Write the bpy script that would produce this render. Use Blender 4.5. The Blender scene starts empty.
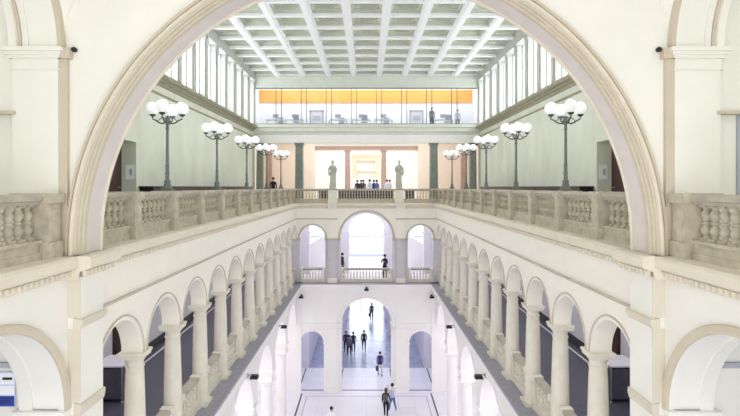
import bpy, bmesh, math, random
from mathutils import Vector, Matrix
random.seed(7)
PI = math.pi
sc = bpy.context.scene
C = sc.collection

# ------------------------------------------------------------------ camera, world, exposure
E = 13.5                      # eye height above the hall floor; heights below are written relative to it
cam_d = bpy.data.cameras.new('camera'); cam = bpy.data.objects.new('camera', cam_d); C.objects.link(cam)
cam.location = (0, 0, E); cam.rotation_euler = (PI/2, 0, 0)
cam_d.sensor_width = 36; cam_d.lens = 505/740*36
cam_d.shift_x = 3.5/740; cam_d.shift_y = -21/740
cam_d.clip_start = 0.05; cam_d.clip_end = 300
sc.camera = cam
sc.view_settings.view_transform = 'Standard'; sc.view_settings.look = 'None'
sc.view_settings.gamma = 1; sc.view_settings.use_curve_mapping = False
sc.view_settings.exposure = 0.92
w = bpy.data.worlds.new('sky'); sc.world = w; w.use_nodes = True
bg = w.node_tree.nodes['Background']; bg.inputs[0].default_value = (0.96, 0.98, 1.0, 1); bg.inputs[1].default_value = 1.2
sc.cycles.max_bounces = 14; sc.cycles.diffuse_bounces = 9; sc.cycles.transparent_max_bounces = 12
sc.cycles.use_denoising = True

def area(name, loc, rot, sx, sy, power, col=(1, 1, 1)):
    d = bpy.data.lights.new(name, 'AREA'); d.shape = 'RECTANGLE'; d.size = sx; d.size_y = sy
    d.energy = power; d.color = col
    o = bpy.data.objects.new(name, d); C.objects.link(o); o.location = loc; o.rotation_euler = rot
    return o
W, X2, YF, Y2, S = 4.64, 8.3, 33.35, 37.0, 2.07
for s in (-1, 1):
    area('daylight_clerestory', (s*8.75, 22.8, E+6.05), (0, s*PI/2, 0), 3.3, 28, 680, (0.97, 0.99, 1))
    area('fill_light_ground', (s*6.6, 21, E-6.85), (0, 0, 0), 1.6, 24, 195, (1, 0.99, 0.99))  # unseen fill, added to brighten the ground aisles
    area('fill_light_first', (s*6.8, 21, E-1.62), (0, 0, 0), 1.0, 24, 110, (1, 0.98, 0.97))  # added fill under the first-floor gallery ceilings, no fitting there
    area('fill_light_near', (s*6.9, 5.2, E+3.9), (0, 0, 0), 1.4, 2.4, 14, (1, 0.99, 0.97))  # unseen fill added in the upper near galleries
    area('fill_light_near', (s*6.9, 5.2, E-1.62), (0, 0, 0), 1.4, 2.4, 14, (0.97, 0.97, 1))  # same added fill, one level lower
area('fill_light_passage', (0, 35.5, E-6.85), (0, 0, 0), 12, 1.5, 100)  # unseen fill, added behind the far ground arches
area('fill_light_corridor', (0, 50, E-6.85), (0, 0, 0), 5, 20, 190, (0.9, 0.94, 1))  # fill added to lift the corridor, no lamp known there
area('daylight_corridor_doors', (0, 62.6, E-10), (-PI/2, 0, 0), 10, 6.4, 420, (0.95, 0.98, 1))
area('fill_light_passage', (0, 35.3, E-1.62), (0, 0, 0), 12, 1.5, 100)  # unseen fill, added for the first-floor passage
area('fill_light_stair', (0, 42, E-1.7), (0, 0, 0), 12, 6, 400)  # fill added to brighten the stair landing
area('fill_light_lobby', (0, 45, E+4.2), (0, 0, 0), 10, 8, 230, (1, 0.98, 0.95))  # unseen fill, added to whiten the lobby
area('fill_light_office', (0, 38.6, E+8.2), (0, 0, 0), 16, 2.2, 190)  # fill added over the glazed office, no fitting modelled
area('fill_light_lobby_front', (0, 39.6, E+4.1), (0, 0, 0), 15, 1.5, 200, (1, 0.97, 0.93))  # extra fill, added to brighten the peach walls

# ------------------------------------------------------------------ materials
def lin(c):
    return tuple(((v/255)/12.92 if v/255 <= .04045 else (((v/255)+.055)/1.055)**2.4) for v in c)
def mat(name, rgb, rough=.6, var=.06, scale=3.0, bump=.0, metal=0, stretch=(1, 1, 1), emit=None):
    m = bpy.data.materials.new(name); m.use_nodes = True
    nt = m.node_tree; b = nt.nodes['Principled BSDF']
    c = lin(rgb)
    tc = nt.nodes.new('ShaderNodeTexCoord'); mp = nt.nodes.new('ShaderNodeMapping'); mp.inputs['Scale'].default_value = stretch
    nz = nt.nodes.new('ShaderNodeTexNoise'); nz.inputs['Scale'].default_value = scale; nz.inputs['Detail'].default_value = 5
    rp = nt.nodes.new('ShaderNodeValToRGB')
    rp.color_ramp.elements[0].position = .3; rp.color_ramp.elements[1].position = .7
    rp.color_ramp.elements[0].color = tuple(max(0, v*(1-var)) for v in c)+(1,)
    rp.color_ramp.elements[1].color = tuple(min(1, v*(1+var)) for v in c)+(1,)
    L = nt.links
    L.new(tc.outputs['Object'], mp.inputs[0]); L.new(mp.outputs[0], nz.inputs[0]); L.new(nz.outputs[0], rp.inputs[0])
    L.new(rp.outputs[0], b.inputs['Base Color'])
    b.inputs['Roughness'].default_value = rough; b.inputs['Metallic'].default_value = metal
    if bump:
        bp = nt.nodes.new('ShaderNodeBump'); bp.inputs['Strength'].default_value = bump; bp.inputs['Distance'].default_value = .02
        L.new(nz.outputs[0], bp.inputs['Height']); L.new(bp.outputs[0], b.inputs['Normal'])
    if emit:
        b.inputs['Emission Color'].default_value = emit[:3]+(1,); b.inputs['Emission Strength'].default_value = emit[3]
    return m
M = {
 'cream': mat('cream_plaster', (237, 235, 228), .8, .025, 1.2, .05),
 'white': mat('white_plaster', (243, 241, 240), .75, .02, 1.0),
 'stone': mat('balustrade_stone', (192, 183, 165), .75, .16, 7, .25),
 'stonecap': mat('balustrade_rail_stone', (180, 173, 160), .7, .14, 6, .2),
 'colstone': mat('column_limestone', (226, 221, 208), .6, .05, 4, .08),
 'cornice': mat('cornice_cream', (225, 216, 199), .7, .04, 3),
 'tan': mat('archivolt_tan', (203, 192, 172), .7, .035, 3, .05),
 'lilac': mat('arch_soffit_lilac', (215, 207, 203), .7, .04, 3),
 'greenwall': mat('sage_green_wall', (212, 215, 202), .85, .09, .9, .05, stretch=(1, 1, .5)),
 'greenlight': mat('pale_sage_paint', (216, 218, 209), .7, .04, 2),
 'post': mat('clerestory_post_grey', (182, 184, 178), .7, .03, 2),
 'warm': mat('warm_white_plaster', (242, 238, 228), .75, .02, 1.5),
 'pierg': mat('pier_grey_lilac', (204, 201, 206), .7, .04, 3),
 'archline': mat('moulding_grey_beige', (196, 189, 176), .7, .05, 3),
 'tanlight': mat('pier_face_light_tan', (215, 207, 191), .7, .03, 2),
 'olive': mat('olive_moulding_and_gap_shade', (150, 146, 126), .6, .1, 4),
 'pillar': mat('green_marble_pillar', (124, 131, 123), .35, .15, 5),
 'brownst': mat('brown_marble', (176, 150, 140), .35, .15, 4),
 'peach': mat('peach_plaster', (233, 217, 205), .8, .03, 2),
 'ceil': mat('ceiling_white', (238, 238, 240), .7, .02, 2),
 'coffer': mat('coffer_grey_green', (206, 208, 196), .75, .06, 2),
 'ledge': mat('ledge_grey_stone', (158, 158, 172), .5, .12, 5, .1),
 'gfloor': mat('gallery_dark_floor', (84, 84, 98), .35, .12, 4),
 'lavwall': mat('lavender_white_wall', (214, 211, 224), .8, .03, 2),
 'dark': mat('dark_baseboard', (48, 47, 56), .4, .1, 4),
 'black': mat('black_metal', (24, 24, 27), .4, .1, 8),
 'blackwood': mat('black_lacquer', (30, 28, 28), .35, .1, 5),
 'brown': mat('dark_brown_wood', (62, 38, 34), .45, .2, 6, stretch=(1, 1, .1)),
 'iron': mat('grey_green_iron', (112, 118, 114), .4, .12, 9, .1, metal=.3),
 'irondark': mat('dark_iron', (66, 68, 68), .4, .12, 9, metal=.4),
 'globe': mat('opal_globe', (252, 250, 255), .25, .0, 2, emit=(1, .99, 1, .1)),
 'statue': mat('grey_green_bronze', (180, 182, 170), .6, .15, 7, .2),
 'wood': mat('orange_wood_panel', (230, 166, 78), .5, .08, 5, stretch=(1, 1, 8)),
 'greypanel': mat('grey_panel', (176, 180, 190), .6, .04, 2),
 'chrome': mat('brushed_steel', (190, 190, 196), .3, .05, 8, metal=.8),
 'blue': mat('poster_blue', (46, 66, 160), .5, .03, 4),
 'paleblue': mat('poster_pale_blue', (205, 214, 238), .5, .03, 4),
 'paper': mat('paper_white', (244, 245, 250), .6, .01, 4),
 'cfloor': mat('corridor_blue_grey_floor', (158, 165, 190), .22, .16, 1.3),
 'darkline': mat('floor_inlay_black', (40, 40, 46), .35, .1, 5),
 'greyline': mat('floor_inlay_grey', (186, 184, 196), .35, .06, 5),
 'window': mat('window_frame_white', (232, 234, 238), .5, .02, 3),
}
# hall floor: pale marble slabs with faint joints
m = bpy.data.materials.new('pale_marble_slabs'); m.use_nodes = True; nt = m.node_tree; b = nt.nodes['Principled BSDF']
tc = nt.nodes.new('ShaderNodeTexCoord'); br = nt.nodes.new('ShaderNodeTexBrick'); br.offset = 0
br.inputs['Scale'].default_value = 1.0; br.inputs['Brick Width'].default_value = 1.0; br.inputs['Row Height'].default_value = 1.0
br.inputs['Mortar Size'].default_value = .012; br.inputs['Bias'].default_value = 0
br.inputs['Color1'].default_value = lin((226, 224, 238))+(1,); br.inputs['Color2'].default_value = lin((232, 230, 240))+(1,)
br.inputs['Mortar'].default_value = lin((212, 210, 226))+(1,)
nt.links.new(tc.outputs['Object'], br.inputs[0]); nt.links.new(br.outputs[0], b.inputs['Base Color']); b.inputs['Roughness'].default_value = .3
M['floor'] = m
# thin window glass
m = bpy.data.materials.new('window_glass'); m.use_nodes = True; nt = m.node_tree; nt.nodes.remove(nt.nodes['Principled BSDF'])
out = nt.nodes['Material Output']; tr = nt.nodes.new('ShaderNodeBsdfTransparent'); gl = nt.nodes.new('ShaderNodeBsdfGlossy'); gl.inputs['Roughness'].default_value = .03
mx = nt.nodes.new('ShaderNodeMixShader'); mx.inputs[0].default_value = .06; tr.inputs[0].default_value = (.95, .97, .98, 1)
nt.links.new(tr.outputs[0], mx.inputs[1]); nt.links.new(gl.outputs[0], mx.inputs[2]); nt.links.new(mx.outputs[0], out.inputs[0])
M['glass'] = m
_cl = {}
def cloth(rgb):
    k = tuple(rgb)
    if k not in _cl: _cl[k] = mat('fabric_%s' % ['blue', 'grey', 'white', 'tan', 'green', 'red', 'brown', 'navy', 'black', 'pale'][len(_cl) % 10], rgb, .85, .12, 14)
    return _cl[k]

# ------------------------------------------------------------------ mesh builder
class MB:
    def __init__(self): self.v = []; self.f = []; self.mi = []
    def add(self, vs, fs, mi=0):
        n = len(self.v); self.v += [tuple(p) for p in vs]
        for f in fs: self.f.append(tuple(i+n for i in f)); self.mi.append(mi)
    def box(self, x0, x1, y0, y1, z0, z1, fr=None, mi=0):
        P = [(x, y, z) for x in (x0, x1) for y in (y0, y1) for z in (z0, z1)]
        if fr: P = [fr(*p) for p in P]
        self.add(P, [(0, 1, 3, 2), (4, 6, 7, 5), (0, 4, 5, 1), (2, 3, 7, 6), (0, 2, 6, 4), (1, 5, 7, 3)], mi)
    def lathe(self, prof, n=12, cx=0, cy=0, mi=0, sq=1.0):
        vs = []; fs = []
        for r, z in prof:
            for k in range(n):
                a = 2*PI*k/n; vs.append((cx+r*math.cos(a), cy+r*math.sin(a), z))
        m_ = len(prof)
        for i in range(m_-1):
            for k in range(n): fs.append((i*n+k, i*n+(k+1) % n, (i+1)*n+(k+1) % n, (i+1)*n+k))
        fs.append(tuple(range(n-1, -1, -1))); fs.append(tuple(range((m_-1)*n, m_*n)))
        self.add(vs, fs, mi)
    def sphere(self, c, r, n=16, m_=10, mi=0, sc_=(1, 1, 1)):
        vs = [(c[0], c[1], c[2]-r*sc_[2])]; fs = []
        for i in range(1, m_):
            t = PI*i/m_
            for k in range(n):
                a = 2*PI*k/n
                vs.append((c[0]+r*sc_[0]*math.sin(t)*math.cos(a), c[1]+r*sc_[1]*math.sin(t)*math.sin(a), c[2]-r*sc_[2]*math.cos(t)))
        vs.append((c[0], c[1], c[2]+r*sc_[2])); top = len(vs)-1
        for k in range(n):
            fs.append((0, 1+(k+1) % n, 1+k)); fs.append((top, top-n+k, top-n+(k+1) % n))
        for i in range(m_-2):
            for k in range(n): fs.append((1+i*n+k, 1+i*n+(k+1) % n, 1+(i+1)*n+(k+1) % n, 1+(i+1)*n+k))
        self.add(vs, fs, mi)
    def tube(self, pts, rad, n=8, mi=0):
        if not hasattr(rad, '__len__'): rad = [rad]*len(pts)
        vs = []; fs = []; P = [Vector(p) for p in pts]
        for i, p in enumerate(P):
            d = (P[min(i+1, len(P)-1)]-P[max(i-1, 0)]).normalized()
            a = d.cross(Vector((0, 0, 1)));
            if a.length < .1: a = d.cross(Vector((1, 0, 0)))
            a.normalize(); b_ = d.cross(a)
            for k in range(n):
                t = 2*PI*k/n; vs.append(tuple(p+rad[i]*(a*math.cos(t)+b_*math.sin(t))))
        for i in range(len(P)-1):
            for k in range(n): fs.append((i*n+k, i*n+(k+1) % n, (i+1)*n+(k+1) % n, (i+1)*n+k))
        fs.append(tuple(range(n))); fs.append(tuple(range((len(P)-1)*n, len(P)*n)))
        self.add(vs, fs, mi)
    def extrude(self, prof, u0, u1, fr, mi=0):        # closed profile [(w, z)] swept along u
        n = len(prof); vs = [fr(u0, a, b_) for a, b_ in prof]+[fr(u1, a, b_) for a, b_ in prof]
        fs = [(i, (i+1) % n, n+(i+1) % n, n+i) for i in range(n)]+[tuple(range(n)), tuple(range(n, 2*n))]
        self.add(vs, fs, mi)
    def arch(self, fr, u0, u1, zs, zt, uc, R, w0, w1, n=20, mi=0):    # wall over a round arch
        pts = [(uc-R*math.cos(PI*i/n), zs+R*math.sin(PI*i/n)) for i in range(n+1)]
        if uc-R > u0+1e-4: self.box(u0, uc-R, w0, w1, zs, zt, fr, mi)
        if uc+R < u1-1e-4: self.box(uc+R, u1, w0, w1, zs, zt, fr, mi)
        vs = []; fs = []
        for u, z in pts: vs += [fr(u, w0, z), fr(u, w0, zt), fr(u, w1, z), fr(u, w1, zt)]
        for i in range(n):
            a = 4*i; c = a+4
            fs += [(a, c, c+1, a+1), (a+2, a+3, c+3, c+2), (a, a+2, c+2, c), (a+1, c+1, c+3, a+3)]
        self.add(vs, fs, mi)
    def ring(self, fr, uc, zc, prof, n=24, mi=0, a0=0, a1=PI):      # closed profile [(r, w)] swept round a half circle
        k = len(prof); vs = []; fs = []
        for i in range(n+1):
            t = a0+(a1-a0)*i/n
            for r, w_ in prof: vs.append(fr(uc-r*math.cos(t), w_, zc+r*math.sin(t)))
        for i in range(n):
            for j in range(k): fs.append((i*k+j, i*k+(j+1) % k, (i+1)*k+(j+1) % k, (i+1)*k+j))
        fs += [tuple(range(k)), tuple(range(n*k, n*k+k))]
        self.add(vs, fs, mi)
    def mesh(self, name, mats, bevel=0, weld=True):
        me = bpy.data.meshes.new(name); me.from_pydata(self.v, [], self.f)
        for i, p in enumerate(me.polygons): p.material_index = self.mi[i]
        if not isinstance(mats, (list, tuple)): mats = [mats]
        for m_ in mats: me.materials.append(m_)
        bm = bmesh.new(); bm.from_mesh(me)
        if weld: bmesh.ops.remove_doubles(bm, verts=bm.verts, dist=1e-4)
        bmesh.ops.recalc_face_normals(bm, faces=bm.faces)
        bmesh.ops.split_edges(bm, edges=[e for e in bm.edges if len(e.link_faces) > 2 or (len(e.link_faces) == 2 and e.calc_face_angle(3.0) > math.radians(34))])
        bm.to_mesh(me); bm.free()
        for p in me.polygons: p.use_smooth = True
        return me
    def obj(self, name, mats, parent=None, loc=None, bevel=0):
        o = bpy.data.objects.new(name, self.mesh(name, mats)); C.objects.link(o)
        if parent: o.parent = parent
        if loc: o.location = loc
        if bevel:
            bv = o.modifiers.new('bevel', 'BEVEL'); bv.width = bevel; bv.segments = 2; bv.limit_method = 'ANGLE'
        return o
def SF(s): return lambda u, w_, z: (s*w_, u, z+E)      # side wall frame: u along the hall, w outwards
def CF(u, w_, z): return (u, w_, z+E)                   # cross wall frame
def inst(me, name, parent, loc=(0, 0, 0), rotz=0):
    o = bpy.data.objects.new(name, me); C.objects.link(o); o.parent = parent; o.location = loc; o.rotation_euler = (0, 0, rotz); return o
def struct(name, mb, mats): o = mb.obj(name, mats); o['kind'] = 'structure'; return o
def thing(name, label, cat, loc, rz=0, group=None):
    o = bpy.data.objects.new(name, None); o.empty_display_size = .1; C.objects.link(o); o.location = loc; o.rotation_euler = (0, 0, rz)
    o['label'] = label; o['category'] = cat
    if group: o['group'] = group
    return o
def tag(o, label, cat, group=None):
    o['label'] = label; o['category'] = cat
    if group: o['group'] = group
    return o
def copy_tree(o, parent=None):
    c = o.copy(); C.objects.link(c); c.parent = parent
    for ch in list(o.children): copy_tree(ch, c)
    return c
ORD = ['first', 'second', 'third', 'fourth', 'fifth', 'sixth', 'seventh', 'eighth', 'ninth', 'tenth', 'eleventh', 'twelfth', 'thirteenth']
SIDE = {-1: 'left', 1: 'right'}

# ================================================================== STRUCTURE
# ---- floors
f = MB(); f.box(-X2-.4, X2+.4, -1, 37.7, -.4, 0); struct('floor', f, M['floor'])
f = MB(); f.box(-X2-.4, X2+.4, 37.7, 62, -.4, -.0); struct('floor_corridor', f, M['cfloor'])
for i, s in enumerate((-1, 1)):
    t = MB(); t.box(s*4.22-.05, s*4.22+.05, 8, 33.0, 0, .006); struct('trim_%d' % (1+i), t, M['darkline'])
    t = MB(); t.box(s*3.85-.04, s*3.85+.04, 8, 32.6, 0, .006); struct('trim_%d' % (3+i), t, M['greyline'])
t = MB(); t.box(-3.85, 3.85, 32.55, 32.63, 0, .006); struct('trim_5', t, M['greyline'])
t = MB()
for a, b_ in ((-1.62, 1.62), (-4.4, -2.8), (2.8, 4.4)): t.box(a, b_, 33.5, 33.62, 0, .006)
for x in (-4.5, 4.5, -2.75, 2.75, -1.75, 1.75): t.box(x-.04, x+.04, 34.1, 37.6, 0, .006)
struct('trim_6', t, M['darkline'])

# ---- side walls
for s in (-1, 1):
    fr = SF(s); sd = SIDE[s]
    # gallery arcade wall of the first floor: twelve round arches
    a = MB(); am = MB()
    for k in range(12):
        c = 8.5+S/2+k*S+.01
        a.arch(fr, 8.5+k*S, 8.5+(k+1)*S, -3.42, -1.5, c, .88, W, W+.42, n=18)
        am.ring(fr, c, -3.42, [(.95, W), (.952, W-.025), (.972, W-.03), (.985, W)], n=20)
    a.box(8.5, YF, W, W+.42, -1.5, -1.3, fr)
    am.extrude([(W, -2.07), (W-.05, -2.075), (W-.05, -2.1), (W-.02, -2.13), (W, -2.135)], 8.5, YF, fr)
    struct('wall_%s_arcade' % sd, a, M['warm']); struct('trim_%d' % (35+(s > 0)), am, M['archline'])
    # cornice and second-floor slab
    cn = MB()
    prof = [(W, -1.42), (W-.04, -1.40), (W-.06, -1.30), (W-.16, -1.27), (W-.22, -1.24), (W-.24, -1.22), (W-.24, -1.10), (W-.20, -1.06), (W+.1, -1.06), (W+.1, -1.42)]
    cn.extrude(prof, 8.2, YF+.1, fr); cn.extrude(prof, -1, 8.2, fr)
    p2 = [(x-.19, z) for x, z in prof[:-2]]+prof[-2:]
    cn.extrude(p2, 7.72, 8.66, fr)
    for k in range(int((YF-1)/.115)):
        u = 1+k*.115
        if 7.7 < u < 8.68: cn.box(u, u+.06, W-.33, W-.2, -1.37, -1.29, fr)
        else: cn.box(u, u+.06, W-.14, W-.02, -1.37, -1.29, fr)
    struct('trim_%d' % (8+(s > 0)), cn, M['cornice'])
    t = MB(); t.box(1, 7.7, W-.07, W, -1.375, -1.295, fr); t.box(7.74, 8.64, W-.26, W, -1.375, -1.295, fr); t.box(8.68, 12, W-.07, W, -1.375, -1.295, fr); struct('trim_%d' % (33+(s > 0)), t, M['olive'])  # dark strip behind the dentils: shade of their gaps put into colour
    sl = MB(); sl.box(8.5, Y2, W+.05, X2+.1, -1.5, -1.061, fr); sl.box(-1, 8.5, W+.05, X2+.1, -1.5, -1.061, fr)
    struct('floor_second_%s' % sd, sl, M['greenlight'])
    # first-floor slab, ledge, dark gallery floor
    sl = MB(); sl.box(-1, YF+.7, 4.32, X2+.1, -6.78, -6.36, fr)
    sl.extrude([(4.32, -6.78), (4.30, -6.55), (4.24, -6.5), (4.20, -6.44), (4.20, -6.36), (4.5, -6.36), (4.5, -6.78)], 8.5, YF, fr)
    struct('ceiling_ground_%s' % sd, sl, M['white'])
    sl = MB(); sl.box(-1, YF, 4.22, 5.32, -6.36, -6.30, fr); struct('floor_ledge_%s' % sd, sl, M['ledge'])
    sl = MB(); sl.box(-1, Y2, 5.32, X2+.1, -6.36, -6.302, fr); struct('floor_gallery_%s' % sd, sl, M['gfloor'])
    sl = MB(); sl.box(8.6, YF, X2-.38, X2-.30, -6.302, -6.29, fr); struct('trim_%d' % (10+(s > 0)), sl, M['lavwall'])
    bb = MB(); bb.box(8.5, Y2, X2-.03, X2, -6.3, -5.95, fr); struct('baseboard_%s' % sd, bb, M['dark'])
    # outer walls on the three levels
    o = MB(); o.box(-1, YF+.6, X2, X2+.5, -13.5, -6.78, fr); struct('wall_%s_ground' % sd, o, M['white'])
    o = MB(); o.box(-1, Y2, X2, X2+.5, -6.78, -1.5, fr); struct('wall_%s_first' % sd, o, M['lavwall'])
    o = MB(); o.box(-1, 15.7, X2, X2+.9, -1.5, 3.6, fr); o.box(18.2, Y2+.5, X2, X2+.9, -1.5, 3.6, fr)
    o.box(15.7, 18.2, X2, X2+.9, 1.62, 3.6, fr); o.box(15.7, 18.2, X2+.53, X2+.9, -1.5, 1.62, fr)
    o.box(8.5, Y2+.5, X2, X2+.9, 3.6, 4.36, fr); o.box(-1, 8.5, X2, X2+.9, 3.6, 4.36, fr)
    o.box(15.7, 18.2, X2, X2+.53, -1.5, -1.06, fr)
    struct('wall_%s_outer' % sd, o, M['greenwall'])
    o = MB(); o.extrude([(X2+.02, 3.66), (X2-.05, 3.68), (X2-.05, 3.74), (X2+.02, 3.78)], 8.5, Y2, fr)
    struct('trim_%d' % (12+(s > 0)), o, M['olive'])
    o = MB(); o.extrude([(X2+.1, 4.02), (X2-.06, 4.05), (X2-.10, 4.14), (X2-.2, 4.18), (X2-.2, 4.24), (X2-.36, 4.30), (X2-.38, 4.40), (X2-.36, 4.45), (X2+.1, 4.45)], 8.5, Y2-.02, fr)
    struct('trim_%d' % (14+(s > 0)), o, M['olive'])
    # clerestory posts, sill, head beam
    P = 1.844; o = MB(); gp = MB()
    for k in range(16):
        y = Y2-.12-k*P
        if y < 8.6: break
        o.box(y-.2, y+.2, X2-.1, X2+.38, 4.36, 7.7, fr); o.box(y-.1, y+.1, X2-.18, X2-.1, 4.45, 7.7, fr)
        o.box(y-.24, y+.24, X2-.15, X2+.4, 7.5, 7.7, fr)
        if y-P > 8.4:
            m_ = y-P/2
            for q in (y-P+.24, y-.24): gp.box(q-.03, q+.03, X2+.2, X2+.26, 4.45, 7.6, fr)
            gp.box(y-P+.12, y-.12, X2+.2, X2+.26, 4.45, 4.55, fr); gp.box(y-P+.12, y-.12, X2+.2, X2+.26, 7.55, 7.65, fr)
    o.box(8.5, Y2, X2-.22, X2+.5, 7.7, 8.6, fr); o.box(8.5, Y2, X2-.1, X2+.5, 4.36, 4.5, fr)
    o.box(8.5, 8.9, X2-.1, X2+.4, 4.4, 7.7, fr)
    struct('wall_%s_clerestory' % sd, o, M['post'])
    wf = struct('window_%d' % (1+(s > 0)), gp, M['window'])
    g = MB(); g.box(8.6, Y2, X2+.22, X2+.23, 4.5, 7.65, fr); g.obj('window_pane', M['glass'], wf)
    # ground arcade: six arches on columns
    a = MB(); G = 4.14
    for k in range(6):
        u1 = YF-k*G; u0 = u1-G; c = (u0+u1)/2
        a.arch(fr, u0, u1, -9.0, -6.78, c, 1.70, W, W+.62, n=22)
        a.ring(fr, c, -9.0, [(1.70, W), (1.70, W-.03), (1.86, W-.04), (1.9, W)], n=24)
    struct('wall_%s_arches_ground' % sd, a, M['white'])
    # piers carrying the great arch, and the near bay
    a = MB(); a.box(7.86, 8.53, W-.19, W+.75, -13.5, -1.25, fr)
    bd = MB(); bd.extrude([(W-.1, -2.04), (W-.25, -2.06), (W-.25, -2.12), (W-.2, -2.2), (W-.1, -2.2)], 7.81, 8.56, fr)
    bd.extrude([(W-.1, -3.36), (W-.22, -3.38), (W-.22, -3.46), (W-.2, -3.55), (W-.1, -3.55)], 7.83, 8.55, fr)
    struct('wall_%s_pier' % sd, a, M['cream']); struct('trim_%d' % (40+(s > 0)), bd, M['tanlight'])
    t = MB()
    for z0, z1 in ((-13.5, -3.56), (-3.35, -2.21), (-2.03, -1.4)): t.box(7.845, 7.86, W-.19, W, z0, z1, fr)
    struct('trim_%d' % (37+(s > 0)), t, M['tanlight'])
    a = MB(); a.arch(fr, 4.54, 7.86, -3.44, -1.3, 6.2, 1.60, W, W+.71, n=26)
    for w0, w1 in ((W, W+.10), (W+.50, W+.71)):
        a.ring(fr, 6.2, -3.44, [(1.575, w0), (1.575, w1), (1.61, w1), (1.61, w0)], n=28)
    a.box(7.775, 7.86, W, W+.71, -6.3, -3.44, fr); a.box(4.54, 4.625, W, W+.71, -6.3, -3.44, fr)
    for z0, z1, d in ((-3.5, -3.44, .08), (-3.56, -3.5, .05), (-3.66, -3.62, .025)):
        a.box(7.775-d, 7.855, W-d*.3, W+.71+d, z0, z1, fr); a.box(4.545, 4.625+d, W-d*.3, W+.71+d, z0, z1, fr)
    a.box(-1, 4.54, W, W+.71, -13.5, -1.3, fr); a.box(4.54, 7.86, W, W+.71, -13.5, -6.3, fr)
    struct('wall_%s_near_lower' % sd, a, M['cream'])
    t = MB(); t.ring(fr, 6.2, -3.44, [(1.568, W+.01), (1.568, W-.03), (1.6, W-.045), (1.68, W-.05), (1.70, W-.02), (1.70, W+.01)], n=30)
    struct('trim_%d' % (16+(s > 0)), t, M['tan'])
    U = 4.75
    a = MB(); a.arch(fr, 4.54, 7.86, 2.14, 4.2, 6.2, 1.60, U, U+.71, n=26)
    for w0, w1 in ((U, U+.12), (U+.46, U+.55)):
        a.ring(fr, 6.2, 2.14, [(1.575, w0), (1.575, w1), (1.61, w1), (1.61, w0)], n=28)
    a.ring(fr, 6.2, 2.14, [(1.50, U+.60), (1.50, U+.71), (1.61, U+.71), (1.61, U+.60)], n=28)
    a.box(7.775, 7.86, U, U+.71, -1.06, 2.14, fr); a.box(4.54, 4.625, U, U+.71, -1.06, 2.14, fr)
    for z0, z1, d in ((2.08, 2.14, .10), (2.03, 2.08, .07), (1.98, 2.03, .04), (1.80, 1.82, .03)):
        a.box(7.775-d, 7.9, U-d, U+.71+d, z0, z1, fr); a.box(4.5, 4.625+d, U-d, U+.71+d, z0, z1, fr)
    a.box(-1, 4.54, U, U+.71, -1.06, 4.2, fr)
    struct('wall_%s_near_upper' % sd, a, M['cream'])
    t = MB(); t.ring(fr, 6.2, 2.14, [(1.55, U+.555), (1.55, U+.60), (1.61, U+.60), (1.61, U+.555)], n=28)
    t.ring(fr, 6.2, 2.14, [(1.568, U+.01), (1.568, U-.05), (1.60, U-.07), (1.655, U-.07), (1.655, U+.01)], n=28)
    struct('trim_%d' % (18+(s > 0)), t, M['tan'])
    t = MB(); t.box(7.79, 7.88, W-.02, U+.0, -1.06, 1.98, fr); t.box(7.74, 7.88, W-.08, U+.0, 1.98, 2.14, fr)
    struct('trim_%d' % (20+(s > 0)), t, M['tan'])
    # fan of the vault in the corner of the near bay
    fan = MB(); n1, n2 = 10, 10; vs = []; fs = []
    for i in range(n1+1):
        t_ = i/n1; z = 2.14+1.9*t_; r = .02+2.2*(1-math.sqrt(max(0, 1-t_*t_)))
        for j in range(n2+1):
            b_ = PI/2*j/n2; vs.append((s*(W+.1-r*math.cos(b_)), 7.86-r*math.sin(b_), z+E))
    for i in range(n1):
        for j in range(n2): q = i*(n2+1)+j; fs.append((q, q+1, q+n2+2, q+n2+1))
    fan.add(vs, fs); struct('ceiling_vault_%s' % sd, fan, M['cream'])
c_ = MB(); c_.box(-X2-.5, X2+.5, -1, 7.86, 4.04+E, 4.3+E); struct('ceiling_near', c_, M['cream'])

# ---- transverse wall with the great arch
t = MB(); t.arch(CF, -X2-.5, X2+.5, -.95, 8.7, 0, 4.50, 7.86, 8.53, n=72)
for s in (-1, 1): t.box(min(s*4.5, s*8.8), max(s*4.5, s*8.8), 7.86, 8.53, -1.08, -.95, CF); t.box(min(s*5.39, s*8.8), max(s*5.39, s*8.8), 7.86, 8.53, -6.3, -1.5, CF); t.box(min(s*5.39, s*8.8), max(s*5.39, s*8.8), 7.86, 8.53, -1.5, -1.06, CF)
struct('wall_transverse', t, M['cream'])
def great(n_, prof, m_):
    t = MB(); t.ring(CF, 0, -.95, prof, n=90)
    for s in (-1, 1): t.extrude([(s*r, w_) for r, w_ in prof], -1.06, -.95, lambda u, a_, b_: (a_, b_, u+E))
    struct('trim_%d' % n_, t, M[m_])
great(22, [(4.66, 7.87), (4.66, 7.80), (4.645, 7.77), (4.605, 7.77), (4.595, 7.80), (4.58, 7.80), (4.58, 7.87)], 'tan')
great(30, [(4.58, 7.87), (4.58, 7.77), (4.57, 7.74), (4.55, 7.735), (4.54, 7.755), (4.53, 7.79), (4.53, 7.87)], 'cornice')
great(31, [(4.54, 7.90), (4.54, 7.80), (4.52, 7.79), (4.50, 7.81), (4.495, 7.86), (4.475, 7.87), (4.47, 7.93), (4.45, 7.94), (4.445, 8.02), (4.47, 8.04), (4.54, 8.04)], 'tan')
great(23, [(4.54, 8.03), (4.465, 8.03), (4.465, 8.45), (4.54, 8.45)], 'lilac')
great(32, [(4.54, 8.45), (4.445, 8.45), (4.435, 8.47), (4.435, 8.50), (4.47, 8.56), (4.54, 8.56)], 'cornice')

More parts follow.
